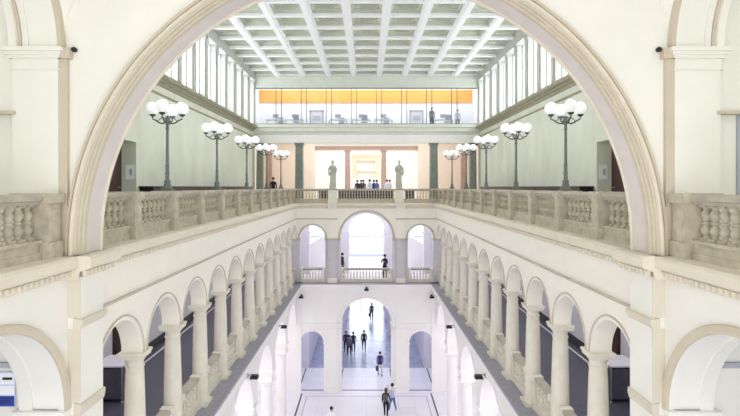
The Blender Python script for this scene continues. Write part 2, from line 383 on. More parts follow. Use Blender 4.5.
# ---- far wall, three storeys of arches
a = MB(); pg = MB(); am = MB(); w0, w1 = YF, YF+.6
a.arch(CF, -1.97, 1.97, -3.38, -1.45, 0, 1.72, w0, w1, n=32)
am.ring(CF, 0, -3.38, [(1.72, w0), (1.72, w0-.04), (1.84, w0-.06), (1.88, w0)], n=32)
for s in (-1, 1):
    u0, u1 = sorted((s*1.97, s*4.64)); c = s*3.57
    a.arch(CF, u0, u1, -3.38, -1.45, c, .84, w0, w1, n=22)
    am.ring(CF, c, -3.38, [(.84, w0), (.84, w0-.03), (.93, w0-.045), (.96, w0)], n=22)
    for p0, p1 in ((1.72, 2.73), (4.41, 5.3)):
        q0, q1 = sorted((s*p0, s*p1)); pg.box(q0, q1, w0, w1, -6.3, -3.52, CF)
        am.box(q0-.03, q1+.03, w0-.05, w1+.02, -3.46, -3.38, CF); am.box(q0-.015, q1+.015, w0-.03, w1+.01, -3.52, -3.46, CF)
    q0, q1 = sorted((s*1.97, s*2.53)); pg.box(q0, q1, w0-.14, w0, -6.0, -3.48, CF); a.box(q0, q1, w0-.14, w0, -3.38, -1.06, CF); a.box(q0-.03, q1+.03, w0-.17, w0, -6.3, -6.0, CF); am.box(q0-.04, q1+.04, w0-.2, w0, -3.48, -3.38, CF)
    am.box(q0-.04, q1+.04, w0-.18, w0, -2.14, -2.06, CF)
    q0, q1 = sorted((s*2.53, s*4.64)); am.box(q0, q1, w0-.05, w0, -2.14, -2.06, CF)
a.box(-4.64, 4.64, w0, w1, -1.45, -1.3, CF)
struct('wall_far_first', a, M['warm']); struct('wall_far_piers', pg, M['pierg']); struct('trim_39', am, M['archline'])
a = MB(); a.arch(CF, -2.0, 2.0, -9.0, -6.78, 0, 1.64, w0, w1, n=32)
a.ring(CF, 0, -9.0, [(1.64, w0), (1.64, w0-.05), (1.8, w0-.08), (1.86, w0-.04), (1.86, w0)], n=32)
for s in (-1, 1):
    u0, u1 = sorted((s*2.0, s*4.64)); c = s*3.6
    a.box(u0, u1, w0, w1, -8.98, -6.78, CF)
    a.arch(CF, u0, u1, -10.3, -8.98, c, .78, w0, w1, n=22)
    a.ring(CF, c, -10.3, [(.78, w0), (.78, w0-.04), (.9, w0-.06), (.93, w0)], n=22)
    q0, q1 = sorted((s*1.64, s*2.0)); a.box(q0, q1, w0, w1, -13.5, -9.0, CF)
    q0, q1 = sorted((s*4.9, s*8.7)); a.box(q0, q1, w0+.01, w1-.01, -13.5, -6.78, CF)
    for p0, p1 in ((2.0, 2.82), (4.38, 4.9)):
        q0, q1 = sorted((s*p0, s*p1)); a.box(q0, q1, w0, w1, -13.5, -10.3, CF)
        a.box(q0-.03, q1+.03, w0-.06, w1, -10.38, -10.3, CF)
    q0, q1 = sorted((s*1.93, s*2.55)); a.box(q0, q1, w0-.14, w0, -13.5, -6.78, CF); a.box(q0-.06, q1+.06, w0-.22, w0, -13.5, -13.1, CF)
    q0, q1 = sorted((s*1.86, s*4.64)); a.box(q0, q1, w0-.08, w0, -9.12, -9.0, CF); a.box(q0, q1, w0-.05, w0, -9.4, -9.32, CF)
    q0, q1 = sorted((s*1.6, s*2.62)); a.box(q0, q1, w0-.22, w1, -9.12, -8.98, CF); a.box(q0+.03, q1-.03, w0-.18, w1, -9.36, -9.3, CF)
    q0, q1 = sorted((s*4.3, s*4.9)); a.box(q0, q1, w0-.1, w0, -13.5, -6.78, CF)
a.extrude([(w0-.30, -6.75), (w0-.30, -6.5), (w0-.38, -6.46), (w0-.40, -6.36), (w0+.6, -6.36), (w0+.6, -6.78), (w0-.0, -6.78)], -4.3, 4.3, CF)
struct('wall_far_ground', a, M['white'])
a = MB(); a.box(-5.2, 5.2, w0-.42, w1, -6.36, -6.3, CF); struct('floor_ledge_far', a, M['ledge'])
a = MB(); a.box(-X2, X2, w1, 46, -6.5, -6.301, CF); struct('floor_gallery_far', a, M['lavwall'])
a = MB(); a.extrude([(w0, -1.42), (w0-.06, -1.30), (w0-.2, -1.25), (w0-.24, -1.2), (w0-.24, -1.1), (w0-.2, -1.06), (w0+.2, -1.06), (w0+.2, -1.42)], -4.5, 4.5, CF)
for s in (-1, 1): q0, q1 = sorted((s*1.95, s*2.55)); a.box(q0, q1, w0-.36, w0, -1.3, -1.06, CF)
struct('trim_24', a, M['cornice'])
a = MB(); a.box(-X2, X2, w0+.2, 52, -1.5, -1.062, CF); struct('floor_second_far', a, M['greenlight'])
# ground passage and corridor behind the far wall
a = MB()
for s in (-1, 1):
    q0, q1 = sorted((s*5.2, s*8.7)); a.box(q0, q1, w1, 38, -13.5, -6.78, CF)
    for y in (46, 51, 56):
        a.box(s*2.3-.4, s*2.3+.4, y, y+.8, -13.5, -6.78, CF); a.box(s*2.3-.46, s*2.3+.46, y-.06, y+.86, -13.5, -13.2, CF)
    q0, q1 = sorted((s*4.3, s*5.4)); a.box(q0, q1, 37.7, 62, -13.5, -6.78, CF)
struct('wall_corridor', a, M['lavwall'])
a = MB(); a.box(-X2, X2, w1, 62, -6.78, -6.5, CF); struct('ceiling_corridor', a, M['white'])
a = MB()
for x in (-5.4, -3.8, -2.2, -.75, .75, 2.2, 3.8, 5.4): a.box(x-.09, x+.09, 61.7, 62, -13.5, -6.78, CF)
for z in (-13.4, -10.9, -8.5): a.box(-5.6, 5.6, 61.72, 61.95, z-.08, z+.08, CF)
wf = struct('window_3', a, M['greypanel'])
g = MB(); g.box(-5.6, 5.6, 61.85, 61.86, -13.4, -6.9, CF); g.obj('window_pane', M['glass'], wf)
# first-floor stair landing behind the far wall
a = MB(); v0, v1 = 37.0, 37.5
a.arch(CF, -2.0, 2.0, -3.3, -1.5, 0, 1.35, v0, v1, n=24)
for s in (-1, 1):
    for p0, p1 in ((1.30, 2.55), (4.2, 5.0)):
        q0, q1 = sorted((s*p0, s*p1)); a.box(q0, q1, v0, v1, -6.3, -3.3 if p0 < 2 else -1.5, CF)
        a.box(q0-.05, q1+.05, v0-.05, v1, -3.38, -3.3, CF)
    q0, q1 = sorted((s*2.0, s*2.55)); a.box(q0, q1, v0, v1, -3.3, -1.5, CF)
    q0, q1 = sorted((s*2.55, s*8.3)); a.box(q0, q1, v0, v1, -2.3, -1.5, CF)
    q0, q1 = sorted((s*7.2, s*8.3)); a.box(q0, q1, v0, v1, -6.3, -1.5, CF)
    q0, q1 = sorted((s*8.3, s*8.7)); a.box(q0, q1, v0, 46, -6.3, -1.5, CF)
struct('wall_landing', a, M['lavwall'])
a = MB()
for x in (-8, -5.6, -3.6, -1.6, 1.6, 3.6, 5.6, 8): a.box(x-.1, x+.1, 45.7, 46, -6.3, -1.5, CF)
for z in (-6.2, -4.5, -1.6): a.box(-8.3, 8.3, 45.72, 45.95, z-.1, z+.1, CF)
wf = struct('window_4', a, M['greypanel'])
g = MB(); g.box(-8.3, 8.3, 45.85, 45.86, -6.2, -1.5, CF); g.obj('window_pane', M['glass'], wf)

# ---- second-floor far end: entablature, glazed gallery, lobby
a = MB()
a.box(-X2-.2, X2+.2, Y2, Y2+.6, 3.24, 3.85, CF)
struct('wall_far_beam', a, M['white'])
a = MB()
a.extrude([(Y2, 3.84), (Y2-.08, 3.86), (Y2-.1, 3.98), (Y2-.22, 4.05), (Y2-.22, 4.3), (Y2-.3, 4.36), (Y2-.3, 4.46), (Y2+.6, 4.46), (Y2+.6, 3.84)], -X2, X2, CF)
a.box(-X2, X2, Y2-.02, Y2+.5, 4.46, 4.6, CF); a.box(-X2-.5, X2+.5, Y2-.04, Y2+.5, 7.28, 8.7, CF); a.box(-X2, X2, Y2-.1, Y2, 7.3, 7.42, CF); a.box(-X2, X2, Y2-.16, Y2, 7.9, 8.1, CF)
struct('wall_far_upper', a, M['greenlight'])
a = MB()
for k in range(8):
    xc = (-3.5+k)*1.844
    for d in (-.2, .2): a.box(xc+d-.022, xc+d+.022, Y2+.1, Y2+.2, 4.6, 7.28, CF)
a.box(-X2, X2, Y2+.1, Y2+.2, 4.6, 4.66, CF); a.box(-X2, X2, Y2+.1, Y2+.2, 7.22, 7.28, CF)
wf = struct('window_5', a, M['iron'])
g = MB(); g.box(-X2, X2, Y2+.14, Y2+.15, 4.6, 7.25, CF); g.obj('window_pane', M['glass'], wf)
a = MB(); a.box(-8.7, 8.7, 40, 40.3, 4.4, 8.4, CF); a.box(-8.9, -8.5, Y2+.5, 40, 4.4, 8.4, CF); a.box(8.5, 8.9, Y2+.5, 40, 4.4, 8.4, CF)
struct('wall_office', a, M['paper'])
a = MB(); a.box(-8.9, 8.9, Y2+.5, 40.3, 8.3, 8.5, CF); struct('ceiling_office', a, M['white'])
a = MB(); a.box(-8.9, 8.9, Y2+.6, 40.3, 4.25, 4.44, CF); struct('floor_office', a, M['greypanel'])
# lobby
a = MB(); a.box(-8.9, -4.35, 42, 42.3, -1.1, 4.4, CF); a.box(4.35, 8.9, 42, 42.3, -1.1, 4.4, CF)
for s in (-1, 1): q0, q1 = sorted((s*8.5, s*8.9)); a.box(q0, q1, Y2+.5, 42, -1.1, 4.4, CF)
struct('wall_lobby_peach', a, M['peach'])
a = MB()
for s in (-1, 1): q0, q1 = sorted((s*5.4, s*5.7)); a.box(q0, q1, 42.3, 50, -1.1, 4.6, CF)
a.box(-5.7, -.95, 50, 50.4, -1.1, 4.6, CF); a.box(.85, 5.7, 50, 50.4, -1.1, 4.6, CF); a.box(-.95, .85, 50, 50.4, 2.6, 4.6, CF); a.box(-.95, .85, 50.3, 50.4, -1.1, 2.6, CF)
struct('wall_lobby', a, M['white'])
a = MB(); a.box(-8.9, 8.9, 40.3, 52, 4.4, 4.6, CF); struct('ceiling_lobby', a, M['white'])
a = MB(); a.box(-1.4, -.95, 49.88, 50, -1.06, 2.6, CF); a.box(.85, 1.3, 49.88, 50, -1.06, 2.6, CF); a.box(-1.4, 1.3, 49.88, 50, 2.6, 3.0, CF); a.box(-1.5, 1.4, 49.8, 50, 3.0, 3.2, CF)
a.box(-.95, .85, 50.1, 50.3, 1.5, 1.62, CF)
struct('trim_25', a, M['cornice'])

# ---- coffered ceiling
a = MB(); b2 = MB(); P = 1.844
ys = [Y2-k*P for k in range(16)]
ys = [y for y in ys if y > 8.9]+[8.5]
for k in range(10):
    x = (-4.5+k)*P; hw = .2
    a.box(x-hw, x+hw, 8.5, Y2, 8.1, 8.32, CF); b2.box(x-hw+.02, x+hw-.02, 8.5, Y2, 8.26, 8.75, CF); a.box(x-hw+.1, x+hw-.1, 8.5, Y2, 8.06, 8.1, CF)  # upper rib sides take the coffer grey-green: shade put into their colour
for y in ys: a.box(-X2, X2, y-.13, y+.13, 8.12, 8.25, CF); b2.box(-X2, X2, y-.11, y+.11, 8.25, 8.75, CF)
for i in range(len(ys)-1):
    y1, y0 = ys[i]-.13, ys[i+1]+.13
    for k in range(9):
        x0, x1 = (-4.5+k)*P+.2, (-3.5+k)*P-.2
        if y1-y0 < .4: continue
        # stepped, octagonal inner coffer
        h = .13
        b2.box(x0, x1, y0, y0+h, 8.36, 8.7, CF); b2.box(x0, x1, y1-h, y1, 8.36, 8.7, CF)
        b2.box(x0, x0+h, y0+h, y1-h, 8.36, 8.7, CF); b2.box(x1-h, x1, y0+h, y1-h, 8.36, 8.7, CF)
        X0, X1, Y0_, Y1_ = x0+h, x1-h, y0+h, y1-h; q = .28
        for cx, cy, sx, sy in ((X0, Y0_, 1, 1), (X1, Y0_, -1, 1), (X0, Y1_, 1, -1), (X1, Y1_, -1, -1)):
            if Y1_-Y0_ > .7:
                vs = [(cx, cy), (cx+sx*q, cy), (cx, cy+sy*q)]
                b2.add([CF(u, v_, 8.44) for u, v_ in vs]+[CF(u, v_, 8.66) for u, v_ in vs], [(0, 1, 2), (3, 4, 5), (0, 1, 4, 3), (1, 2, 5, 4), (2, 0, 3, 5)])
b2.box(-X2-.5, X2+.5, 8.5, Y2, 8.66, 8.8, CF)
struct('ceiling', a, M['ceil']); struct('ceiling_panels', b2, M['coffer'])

# ---- doors
def door(n, fr, u0, u1, w_, z0, z1, m_, d=.05):
    a = MB(); a.box(u0, u1, w_-d, w_, z0, z1, fr); o = struct('door_%d' % n, a, m_)
    p = MB()
    for r0, r1 in ((.08, .45), (.52, .93)):
        for c0, c1 in ((.1, .46), (.54, .9)):
            p.box(u0+(u1-u0)*c0, u0+(u1-u0)*c1, w_-d-.015, w_-d, z0+(z1-z0)*r0, z0+(z1-z0)*r1, fr)
    p.obj('panel', m_, o)
    h = MB(); h.tube([fr(u0+(u1-u0)*.93, w_-d-.0, z0+1.05), fr(u0+(u1-u0)*.93, w_-d-.06, z0+1.05), fr(u0+(u1-u0)*.83, w_-d-.06, z0+1.05)], .012, 8); h.obj('door_handle', M['chrome'], o)
n = 1
for s in (-1, 1):
    fr = SF(s)
    door(n, fr, 15.85, 18.1, X2+.53, -1.06, 1.5, M['brown']); n += 1
    door(n, fr, 16.5, 17.35, X2, -6.3, -3.8, M['brown']); n += 1
    u0, u1 = sorted((s*5.75, s*7.4))
    door(n, CF, u0, u1, 7.86, -1.06, 1.12, M['greypanel']); n += 1
for s in (-1, 1):
    t = MB(); u0, u1 = sorted((s*5.4, s*7.7)); t.box(u0, u1, 7.72, 7.86, 1.12, 1.17, CF); struct('trim_%d' % (26+(s > 0)), t, M['tan'])
    t = MB(); u0, u1 = sorted((s*5.36, s*8.3)); t.box(u0, u1, 7.80, 7.86, -2.8, -2.72, CF); struct('trim_%d' % (28+(s > 0)), t, M['greypanel'])

# ================================================================== THINGS
# ---- columns of the first-floor galleries
def column_meshes(H, r, cap=.12):
    b_ = MB(); b_.box(-r*1.35, r*1.35, -r*1.35, r*1.35, 0, .09); b_.lathe([(r*1.3, .09), (r*1.34, .12), (r*1.3, .16), (r*1.12, .18), (r*1.1, .21)], 20)
    s_ = MB(); s_.lathe([(r*1.05, .2), (r*1.02, H*.3), (r*.97, H*.55), (r*.88, H*.8), (r*.82, H-.34), (r*.9, H-.33), (r*.9, H-.30), (r*.82, H-.29), (r*.82, H-.2)], 24)
    c = MB(); c.lathe([(r*.82, H-.21), (r*.95, H-.17), (r*1.12, H-.12)], 24); c.box(-r*1.12, r*1.12, -r*1.12, r*1.12, H-.12, H-.03); c.box(-r*1.22, r*1.22, -r*1.22, r*1.22, H-.05, H)
    return b_, s_, c
def make_column(name, H, r, m_, label, cat, group):
    t = thing(name, label, cat, (0, 0, 0), 0, group)
    for mb, nm in zip(column_meshes(H, r), ('base', 'shaft', 'capital')): mb.obj(nm, m_, t)
    return t
proto = make_column('gallery_column', 2.88, .215, M['colstone'], '', 'column', 'columns of the first-floor arcades')
first = True
for s in (-1, 1):
    for k in range(11):
        o = proto if first else copy_tree(proto); first = False
        o.location = (s*4.85, 10.575+S*k, E-6.3)
        o['label'] = 'cream tapering column, %s from the near end of the %s first-floor arcade' % (ORD[k], SIDE[s])
# ---- ground columns with square blocks
proto = thing('ground_column', '', 'column', (0, 0, 0), 0, 'columns of the ground-floor arcades')
b_ = MB(); b_.box(-.4, .4, -.4, .4, 0, .14); b_.lathe([(.39, .14), (.4, .19), (.38, .24), (.34, .27)], 20); b_.obj('base', M['white'], proto)
b_ = MB(); b_.lathe([(.31, .25), (.31, 1.2), (.29, 2.6), (.265, 3.7), (.29, 3.72), (.29, 3.76), (.265, 3.78), (.265, 3.86)], 24); b_.obj('shaft', M['white'], proto)
b_ = MB(); b_.lathe([(.265, 3.84), (.36, 3.93)], 24); b_.box(-.38, .38, -.38, .38, 3.93, 4.0); b_.box(-.31, .31, -.31, .31, 4.0, 4.36); b_.box(-.36, .36, -.36, .36, 4.36, 4.43); b_.box(-.4, .4, -.4, .4, 4.43, 4.5); b_.obj('capital', M['white'], proto)
first = True
for s in (-1, 1):
    for k in range(1, 6):
        o = proto if first else copy_tree(proto); first = False
        o.location = (s*(W+.31), YF-4.14*k, 0)
        o['label'] = 'white round column with square block, %s from the far wall in the %s ground-floor arcade' % (ORD[k-1], SIDE[s])

# ---- balustrades
def baluster_mesh(h, r, m_, n=12):
    b_ = MB(); b_.box(-r*.95, r*.95, -r*.95, r*.95, 0, h*.07); b_.box(-r*.95, r*.95, -r*.95, r*.95, h*.93, h)
    half = [(.75, .07), (.55, .1), (.5, .14), (.85, .21), (1.0, .28), (.92, .33), (.62, .41), (.46, .455), (.7, .47), (.74, .5)]
    pr = [(a_*r, z*h) for a_, z in half]+[(a_*r, (1-z)*h) for a_, z in reversed(half[:-1])]
    b_.lathe(pr, n); return b_.mesh('baluster', m_)
bal_u = baluster_mesh(.52, .075, M['stone']); bal_f = baluster_mesh(.52, .05, M['stone'], 8)
bal_l = baluster_mesh(.50, .065, M['colstone'], 10)
def balustrade(name, label, cat, group, loc, rz, L, ped, bal, nb, H=.95, mt=None, cap=None, th=.34, pedw=.30, pedd=.50, plinth=.28, endgap=0):
    # runs along +x from 0..L, facing -y; pedestals at the given x
    t = thing(name, label, cat, loc, rz, group)
    mt = mt or M['stone']; cap = cap or M['stonecap']
    b_ = MB(); b_.box(0, L, -th*.42, th*.42, 0, plinth-.05); b_.box(0, L, -th*.5, th*.5, 0, .1); b_.box(0, L, -th*.5, th*.5, plinth-.05, plinth); b_.obj('plinth', mt, t)
    b_ = MB(); b_.extrude([(-th*.38, H-.15), (-th*.42, H-.11), (-th*.56, H-.09), (-th*.6, H-.05), (-th*.5, H), (th*.5, H), (th*.6, H-.05), (th*.56, H-.09), (th*.42, H-.11), (th*.38, H-.15)], 0, L, lambda u, w_, z: (u, w_, z)); b_.obj('handrail', cap, t)
    for px in ped:
        b_ = MB(); b_.box(px-pedw/2, px+pedw/2, -pedd/2, pedd/2, 0, H-.13); b_.box(px-pedw/2-.03, px+pedw/2+.03, -pedd/2-.03, pedd/2+.03, 0, .24)
        b_.box(px-pedw/2+.06, px+pedw/2-.06, -pedd/2-.012, pedd/2+.012, .32, H-.22)
        b_.box(px-pedw/2-.04, px+pedw/2+.04, -pedd/2-.05, pedd/2+.05, H-.13, H+.015); b_.obj('pedestal', mt, t)
    edges = sorted([0]+[x for p_ in ped for x in (p_-pedw/2, p_+pedw/2)]+[L])
    spans = [(edges[i], edges[i+1]) for i in range(0, len(edges)-1) if edges[i+1]-edges[i] > .5]
    for (x0, x1), n_ in zip(spans, nb):
        for i in range(n_): inst(bal, 'baluster', t, (x0+(x1-x0)*(i+.5)/n_, 0, plinth))
    return t
B0 = E-1.06
for s in (-1, 1):
    for k in range(12):
        y0 = 8.58+S*k
        # section ends with the pedestal at its far end
        if s < 0: loc, rz = (s*4.95, y0, B0), PI/2
        else: loc, rz = (s*4.95, y0, B0), PI/2
        L = S-.09
        nm = '%s section of stone balustrade from the near end, second-floor %s gallery' % (ORD[k], SIDE[s])
        balustrade('stone_balustrade', nm, 'balustrade', 'second-floor gallery balustrade sections', loc, rz, L, [L-.15], bal_u, [7])
    balustrade('stone_balustrade', 'near stone balustrade beside the big white pier at the %s edge of the picture' % SIDE[s], 'balustrade', None, (s*4.93, 4.63, B0), PI/2, 3.14, [2.95], bal_u, [14])
# far second-floor balustrade: three sections and the two statue pedestals
for s, nm, x0, L, nb in ((-1, 'left', -4.65, 2.1, 11), (0, 'middle', -1.94, 3.8, 21), (1, 'right', 2.48, 2.17, 11)):
    balustrade('stone_balustrade', '%s section of the grey balustrade across the far end of the second floor' % nm, 'balustrade', 'far second-floor balustrade sections', (x0, YF+.15, B0), 0, L, [], bal_f, [nb])
for s in (-1, 1):
    p = thing('statue_pedestal', 'square stone pedestal under the %s statue' % SIDE[s], 'pedestal', (s*(2.25 if s < 0 else 2.17), YF+.15, B0))
    b_ = MB(); b_.box(-.28, .28, -.28, .28, 0, .85); b_.box(-.3, .3, -.31, .31, 0, .2); b_.obj('block', M['colstone'], p)
    b_ = MB(); b_.box(-.3, .3, -.33, .33, .85, .96); b_.obj('cap', M['stonecap'], p)
for nm, x0, x1 in (('left', -3.2, -2.62), ('middle', -1.85, 1.85), ('right', 2.62, 3.2)):
    t = thing('low_cabinet', 'dark grey low cabinet close behind the %s part of the far upper balustrade' % nm, 'cabinet', (0, YF+.95, B0), 0, 'low cabinets behind the far balustrade')
    b_ = MB(); b_.box(x0, x1, -.25, .25, 0, .76); b_.obj('body', M['gfloor'], t)
    b_ = MB(); b_.box(x0-.03, x1+.03, -.28, .28, .76, .8); b_.obj('top', M['dark'], t)
# first-floor balustrades between the columns
GB = E-6.3
for s in (-1, 1):
    for k in range(12):
        y0 = 8.62 if k == 0 else 10.575+S*(k-1)+.30; y1 = 10.575+S*k-.30 if k < 11 else YF-.1
        balustrade('gallery_balustrade', '%s low pale balustrade from the near end of the %s first-floor arcade' % (ORD[k], SIDE[s]), 'balustrade', 'balustrades between the first-floor columns',
                   (s*4.85, y0, GB), PI/2, y1-y0, [.06, y1-y0-.06], bal_l, [5], H=.92, mt=M['colstone'], cap=M['stonecap'], th=.22, pedw=.12, pedd=.2, plinth=.26)
for nm, x0, L, nb in (('left', -4.4, 1.66, 7), ('middle', -1.7, 3.4, 15), ('right', 2.74, 1.66, 7)):
    balustrade('gallery_balustrade', 'pale balustrade in the %s arch of the far wall, first floor' % nm, 'balustrade', 'balustrades in the far first-floor arches', (x0, YF+.25, GB), 0, L, [.07, L-.07], bal_l, [nb], H=.92, mt=M['colstone'], th=.22, pedw=.14, pedd=.22, plinth=.2)

# ---- candelabra lamps with four opal globes
lamp = thing('candelabra_lamp', '', 'lamp post', (0, 0, 0), 0, 'globe lamps on the balustrade pedestals')
b_ = MB(); b_.box(-.13, .13, -.13, .13, 0, .05); b_.lathe([(.12, .05), (.12, .08), (.09, .12), (.07, .2), (.085, .23), (.06, .27)], 16); b_.obj('base', M['iron'], lamp)
b_ = MB(); b_.lathe([(.05, .26), (.045, .4), (.06, .42), (.045, .45), (.042, .6), (.055, .62), (.04, .65), (.032, 1.5), (.05, 1.52), (.035, 1.55), (.04, 1.68), (.07, 1.72), (.05, 1.78), (.06, 1.84), (.03, 1.9), (.015, 1.98)], 14); b_.obj('pole', M['iron'], lamp)
for k in range(4):
    a_ = math.radians(2.3+90*k); dx, dy = math.cos(a_), math.sin(a_)
    ar = MB(); ar.tube([(dx*r, dy*r, z) for r, z in ((.03, 1.70), (.12, 1.66), (.20, 1.68), (.28, 1.74), (.33, 1.76), (.36, 1.78), (.36, 1.84))], [.02, .018, .018, .018, .016, .016, .016], 8)
    ar.tube([(dx*r, dy*r, z) for r, z in ((.05, 1.80), (.12, 1.82), (.18, 1.77), (.24, 1.72))], .011, 6)
    ar.lathe([(.03, 1.83), (.07, 1.86), (.075, 1.885)], 14, dx*.36, dy*.36); ao = ar.obj('arm', M['irondark'], lamp)
    gl_ = MB(); gl_.sphere((dx*.36, dy*.36, 2.03), .157, 24, 16); gl_.obj('globe', M['globe'], ao)
first = True
for s in (-1, 1):
    for k in range(5):
        o = lamp if first else copy_tree(lamp); first = False
        yl = 10.575+S*(2*k+1)
        o.location = (s*4.92, yl-.165, B0+.967); o.rotation_euler = (0, 0, 0 if s < 0 else math.radians(-4.6))
        pl = bpy.data.lights.new('globe_light', 'POINT'); pl.energy = 30; pl.shadow_soft_size = .12; pl.color = (1, .98, .95)
        po = bpy.data.objects.new('globe_light', pl); C.objects.link(po); po.location = (s*4.92, yl-.165, B0+.967+2.28)
        o['label'] = 'iron lamp post with four white globes, %s from the near end on the %s balustrade' % (ORD[k], SIDE[s])

# ---- square green pillars and brown columns of the upper lobby
def pillar(name, label, cat, x, y, wd, z0, z1, m_, group=None):
    t = thing(name, label, cat, (x, y, E+z0), 0, group); H = z1-z0; h = wd/2
    b_ = MB(); b_.box(-h*1.15, h*1.15, -h*1.15, h*1.15, 0, .2); b_.obj('base', m_, t)
    b_ = MB(); vs = []
    for z, q in ((.2, h), (H-.2, h*.88)): vs += [(-q, -q, z), (q, -q, z), (q, q, z), (-q, q, z)]
    b_.add(vs, [(0, 1, 2, 3), (4, 5, 6, 7), (0, 1, 5, 4), (1, 2, 6, 5), (2, 3, 7, 6), (3, 0, 4, 7)]); b_.obj('shaft', m_, t)
    b_ = MB(); b_.box(-h*1.0, h*1.0, -h*1.0, h*1.0, H-.2, H-.1); b_.box(-h*1.15, h*1.15, -h*1.15, h*1.15, H-.1, H); b_.obj('capital', m_, t)
for s in (-1, 1):
    pillar('square_pillar', 'dark green square pillar at the %s corner of the far balustrade' % SIDE[s], 'pillar', s*4.95, Y2+.3, .6, -1.06, 3.24, M['pillar'], 'green pillars under the glazed gallery')
    pillar('square_pillar', 'dark green square pillar against the %s gallery wall at the far end' % SIDE[s], 'pillar', s*7.85, Y2+.3, .5, -1.06, 3.24, M['pillar'], 'green pillars under the glazed gallery')
    pillar('brown_pillar', 'brown marble pillar behind the %s row of globe lamps' % SIDE[s], 'pillar', s*7.75, 40.4, .42, -1.06, 4.4, M['brownst'], 'brown lobby pillars')
    pillar('brown_pillar', 'slim brown pillar carrying the %s end of the lobby lintel' % SIDE[s], 'pillar', s*4.65, 44, .3, -1.06, 3.2, M['brownst'], 'brown lobby pillars')
    t = make_column('lobby_column', 4.26, .24, M['brownst'], 'brown round column %s of the lobby niche' % SIDE[s], 'column', 'round lobby columns'); t.location = (-1.65*1 if s < 0 else 1.5, 44, E-1.06)
b_ = MB(); b_.box(-4.8, 4.8, 43.8, 44.2, 3.2+E, 3.52+E); b_.box(-4.9, 4.9, 43.72, 44.28, 3.45+E, 3.55+E)
tag(b_.obj('lintel', M['brownst']), 'long brown marble lintel resting on the lobby columns', 'lintel')
t = thing('display_wall', 'white freestanding panel in front of the lobby niche', 'display panel', (0, 46.4, B0))
b_ = MB(); b_.box(-1.75, 1.3, -.05, .05, .1, 1.85); b_.obj('panel', M['paper'], t)
for x in (-1.5, 1.1): b_ = MB(); b_.box(x-.04, x+.04, -.25, .25, 0, .1); b_.obj('foot', M['chrome'], t)

# ---- long dark cabinets along the upper gallery walls, posters
for s in (-1, 1):
    t = thing('sideboard', 'long low black sideboard along the %s upper gallery wall' % SIDE[s], 'sideboard', (s*(X2-.28), 18.4, B0))
    b_ = MB(); b_.box(-.24, .24, 0, 16, .08, 1.04); b_.obj('body', M['blackwood'], t)
    b_ = MB(); b_.box(-.27, .27, -.03, 16.03, 1.04, 1.09); b_.obj('top', M['blackwood'], t)
    b_ = MB(); b_.box(-.2, .2, .05, 15.95, 0, .08); b_.obj('base', M['black'], t)
    for k in range(10):
        b_ = MB(); b_.box(-s*.25-.012, -s*.25+.012, .03+k*1.6, 1.57+k*1.6, .12, 1.0); b_.obj('door', M['blackwood'], t)
    po = thing('notice', 'small white notice in the door recess of the %s upper gallery' % SIDE[s], 'notice', (s*(X2+.22), 18.19, E+.55))
    b_ = MB(); b_.box(-.15, .15, -.015, 0, -.27, .25); b_.obj('sheet', M['paper'], po)
    b_ = MB(); b_.box(-.02, .09, -.018, -.015, -.12, .1); b_.obj('picture', M['greypanel'], po)
# poster with blue band behind the lower left arch
po = thing('poster', 'white and blue notice board seen through the lower left arch', 'poster', (-5.76, 7.85, E-3.14))
b_ = MB(); b_.box(-.34, .31, -.02, 0, -.27, .27); b_.obj('board', M['paleblue'], po)
b_ = MB(); b_.box(-.32, .30, -.024, -.02, -.26, -.10); b_.obj('blue_band', M['blue'], po)
b_ = MB(); b_.box(-.32, .0, -.024, -.02, -.08, .06); b_.box(.02, .3, -.024, -.02, -.08, .06); b_.box(-.32, .0, -.024, -.02, .08, .25); b_.box(.02, .3, -.024, -.02, .08, .25); b_.obj('sheet', M['paper'], po)
b_ = MB()
for k, (x0, x1, z) in enumerate(((.12, .27, .17), (-.0, .27, -.13), (-.0, .24, -.165), (.0, .25, -.2), (-.28, -.1, .2), (-.28, -.08, .0))):
    b_.box(x0, x1, -.027, -.024, z-.006 if k else z-.02, z+.006 if k else z+.02)
b_.obj('printed_lines', M['darkline'], po)
b_ = MB()
b_.box(-.12, -.03, -.027, -.024, -.21, -.13); b_.obj('pictogram', M['paper'], po)

# ---- dark cabinets standing in the first-floor galleries by the near end
for s in (-1, 1):
    t = thing('display_cabinet', 'dark grey cabinet with pale top behind the first %s gallery arch' % SIDE[s], 'cabinet', (s*7.55, 15.2, GB))
    b_ = MB(); b_.box(-.4, .4, -.45, .45, .1, .98); b_.obj('body', M['gfloor'], t)
    b_ = MB(); b_.box(-.45, .45, -.5, .5, 1.04, 1.08); b_.obj('top', M['lavwall'], t)
    for x in (-.41, .41):
        for y in (-.46, .46): b_ = MB(); b_.lathe([(.04, 0), (.04, .03), (.018, .04), (.018, 1.04)], 10, x, y); b_.obj('leg', M['chrome'], t)

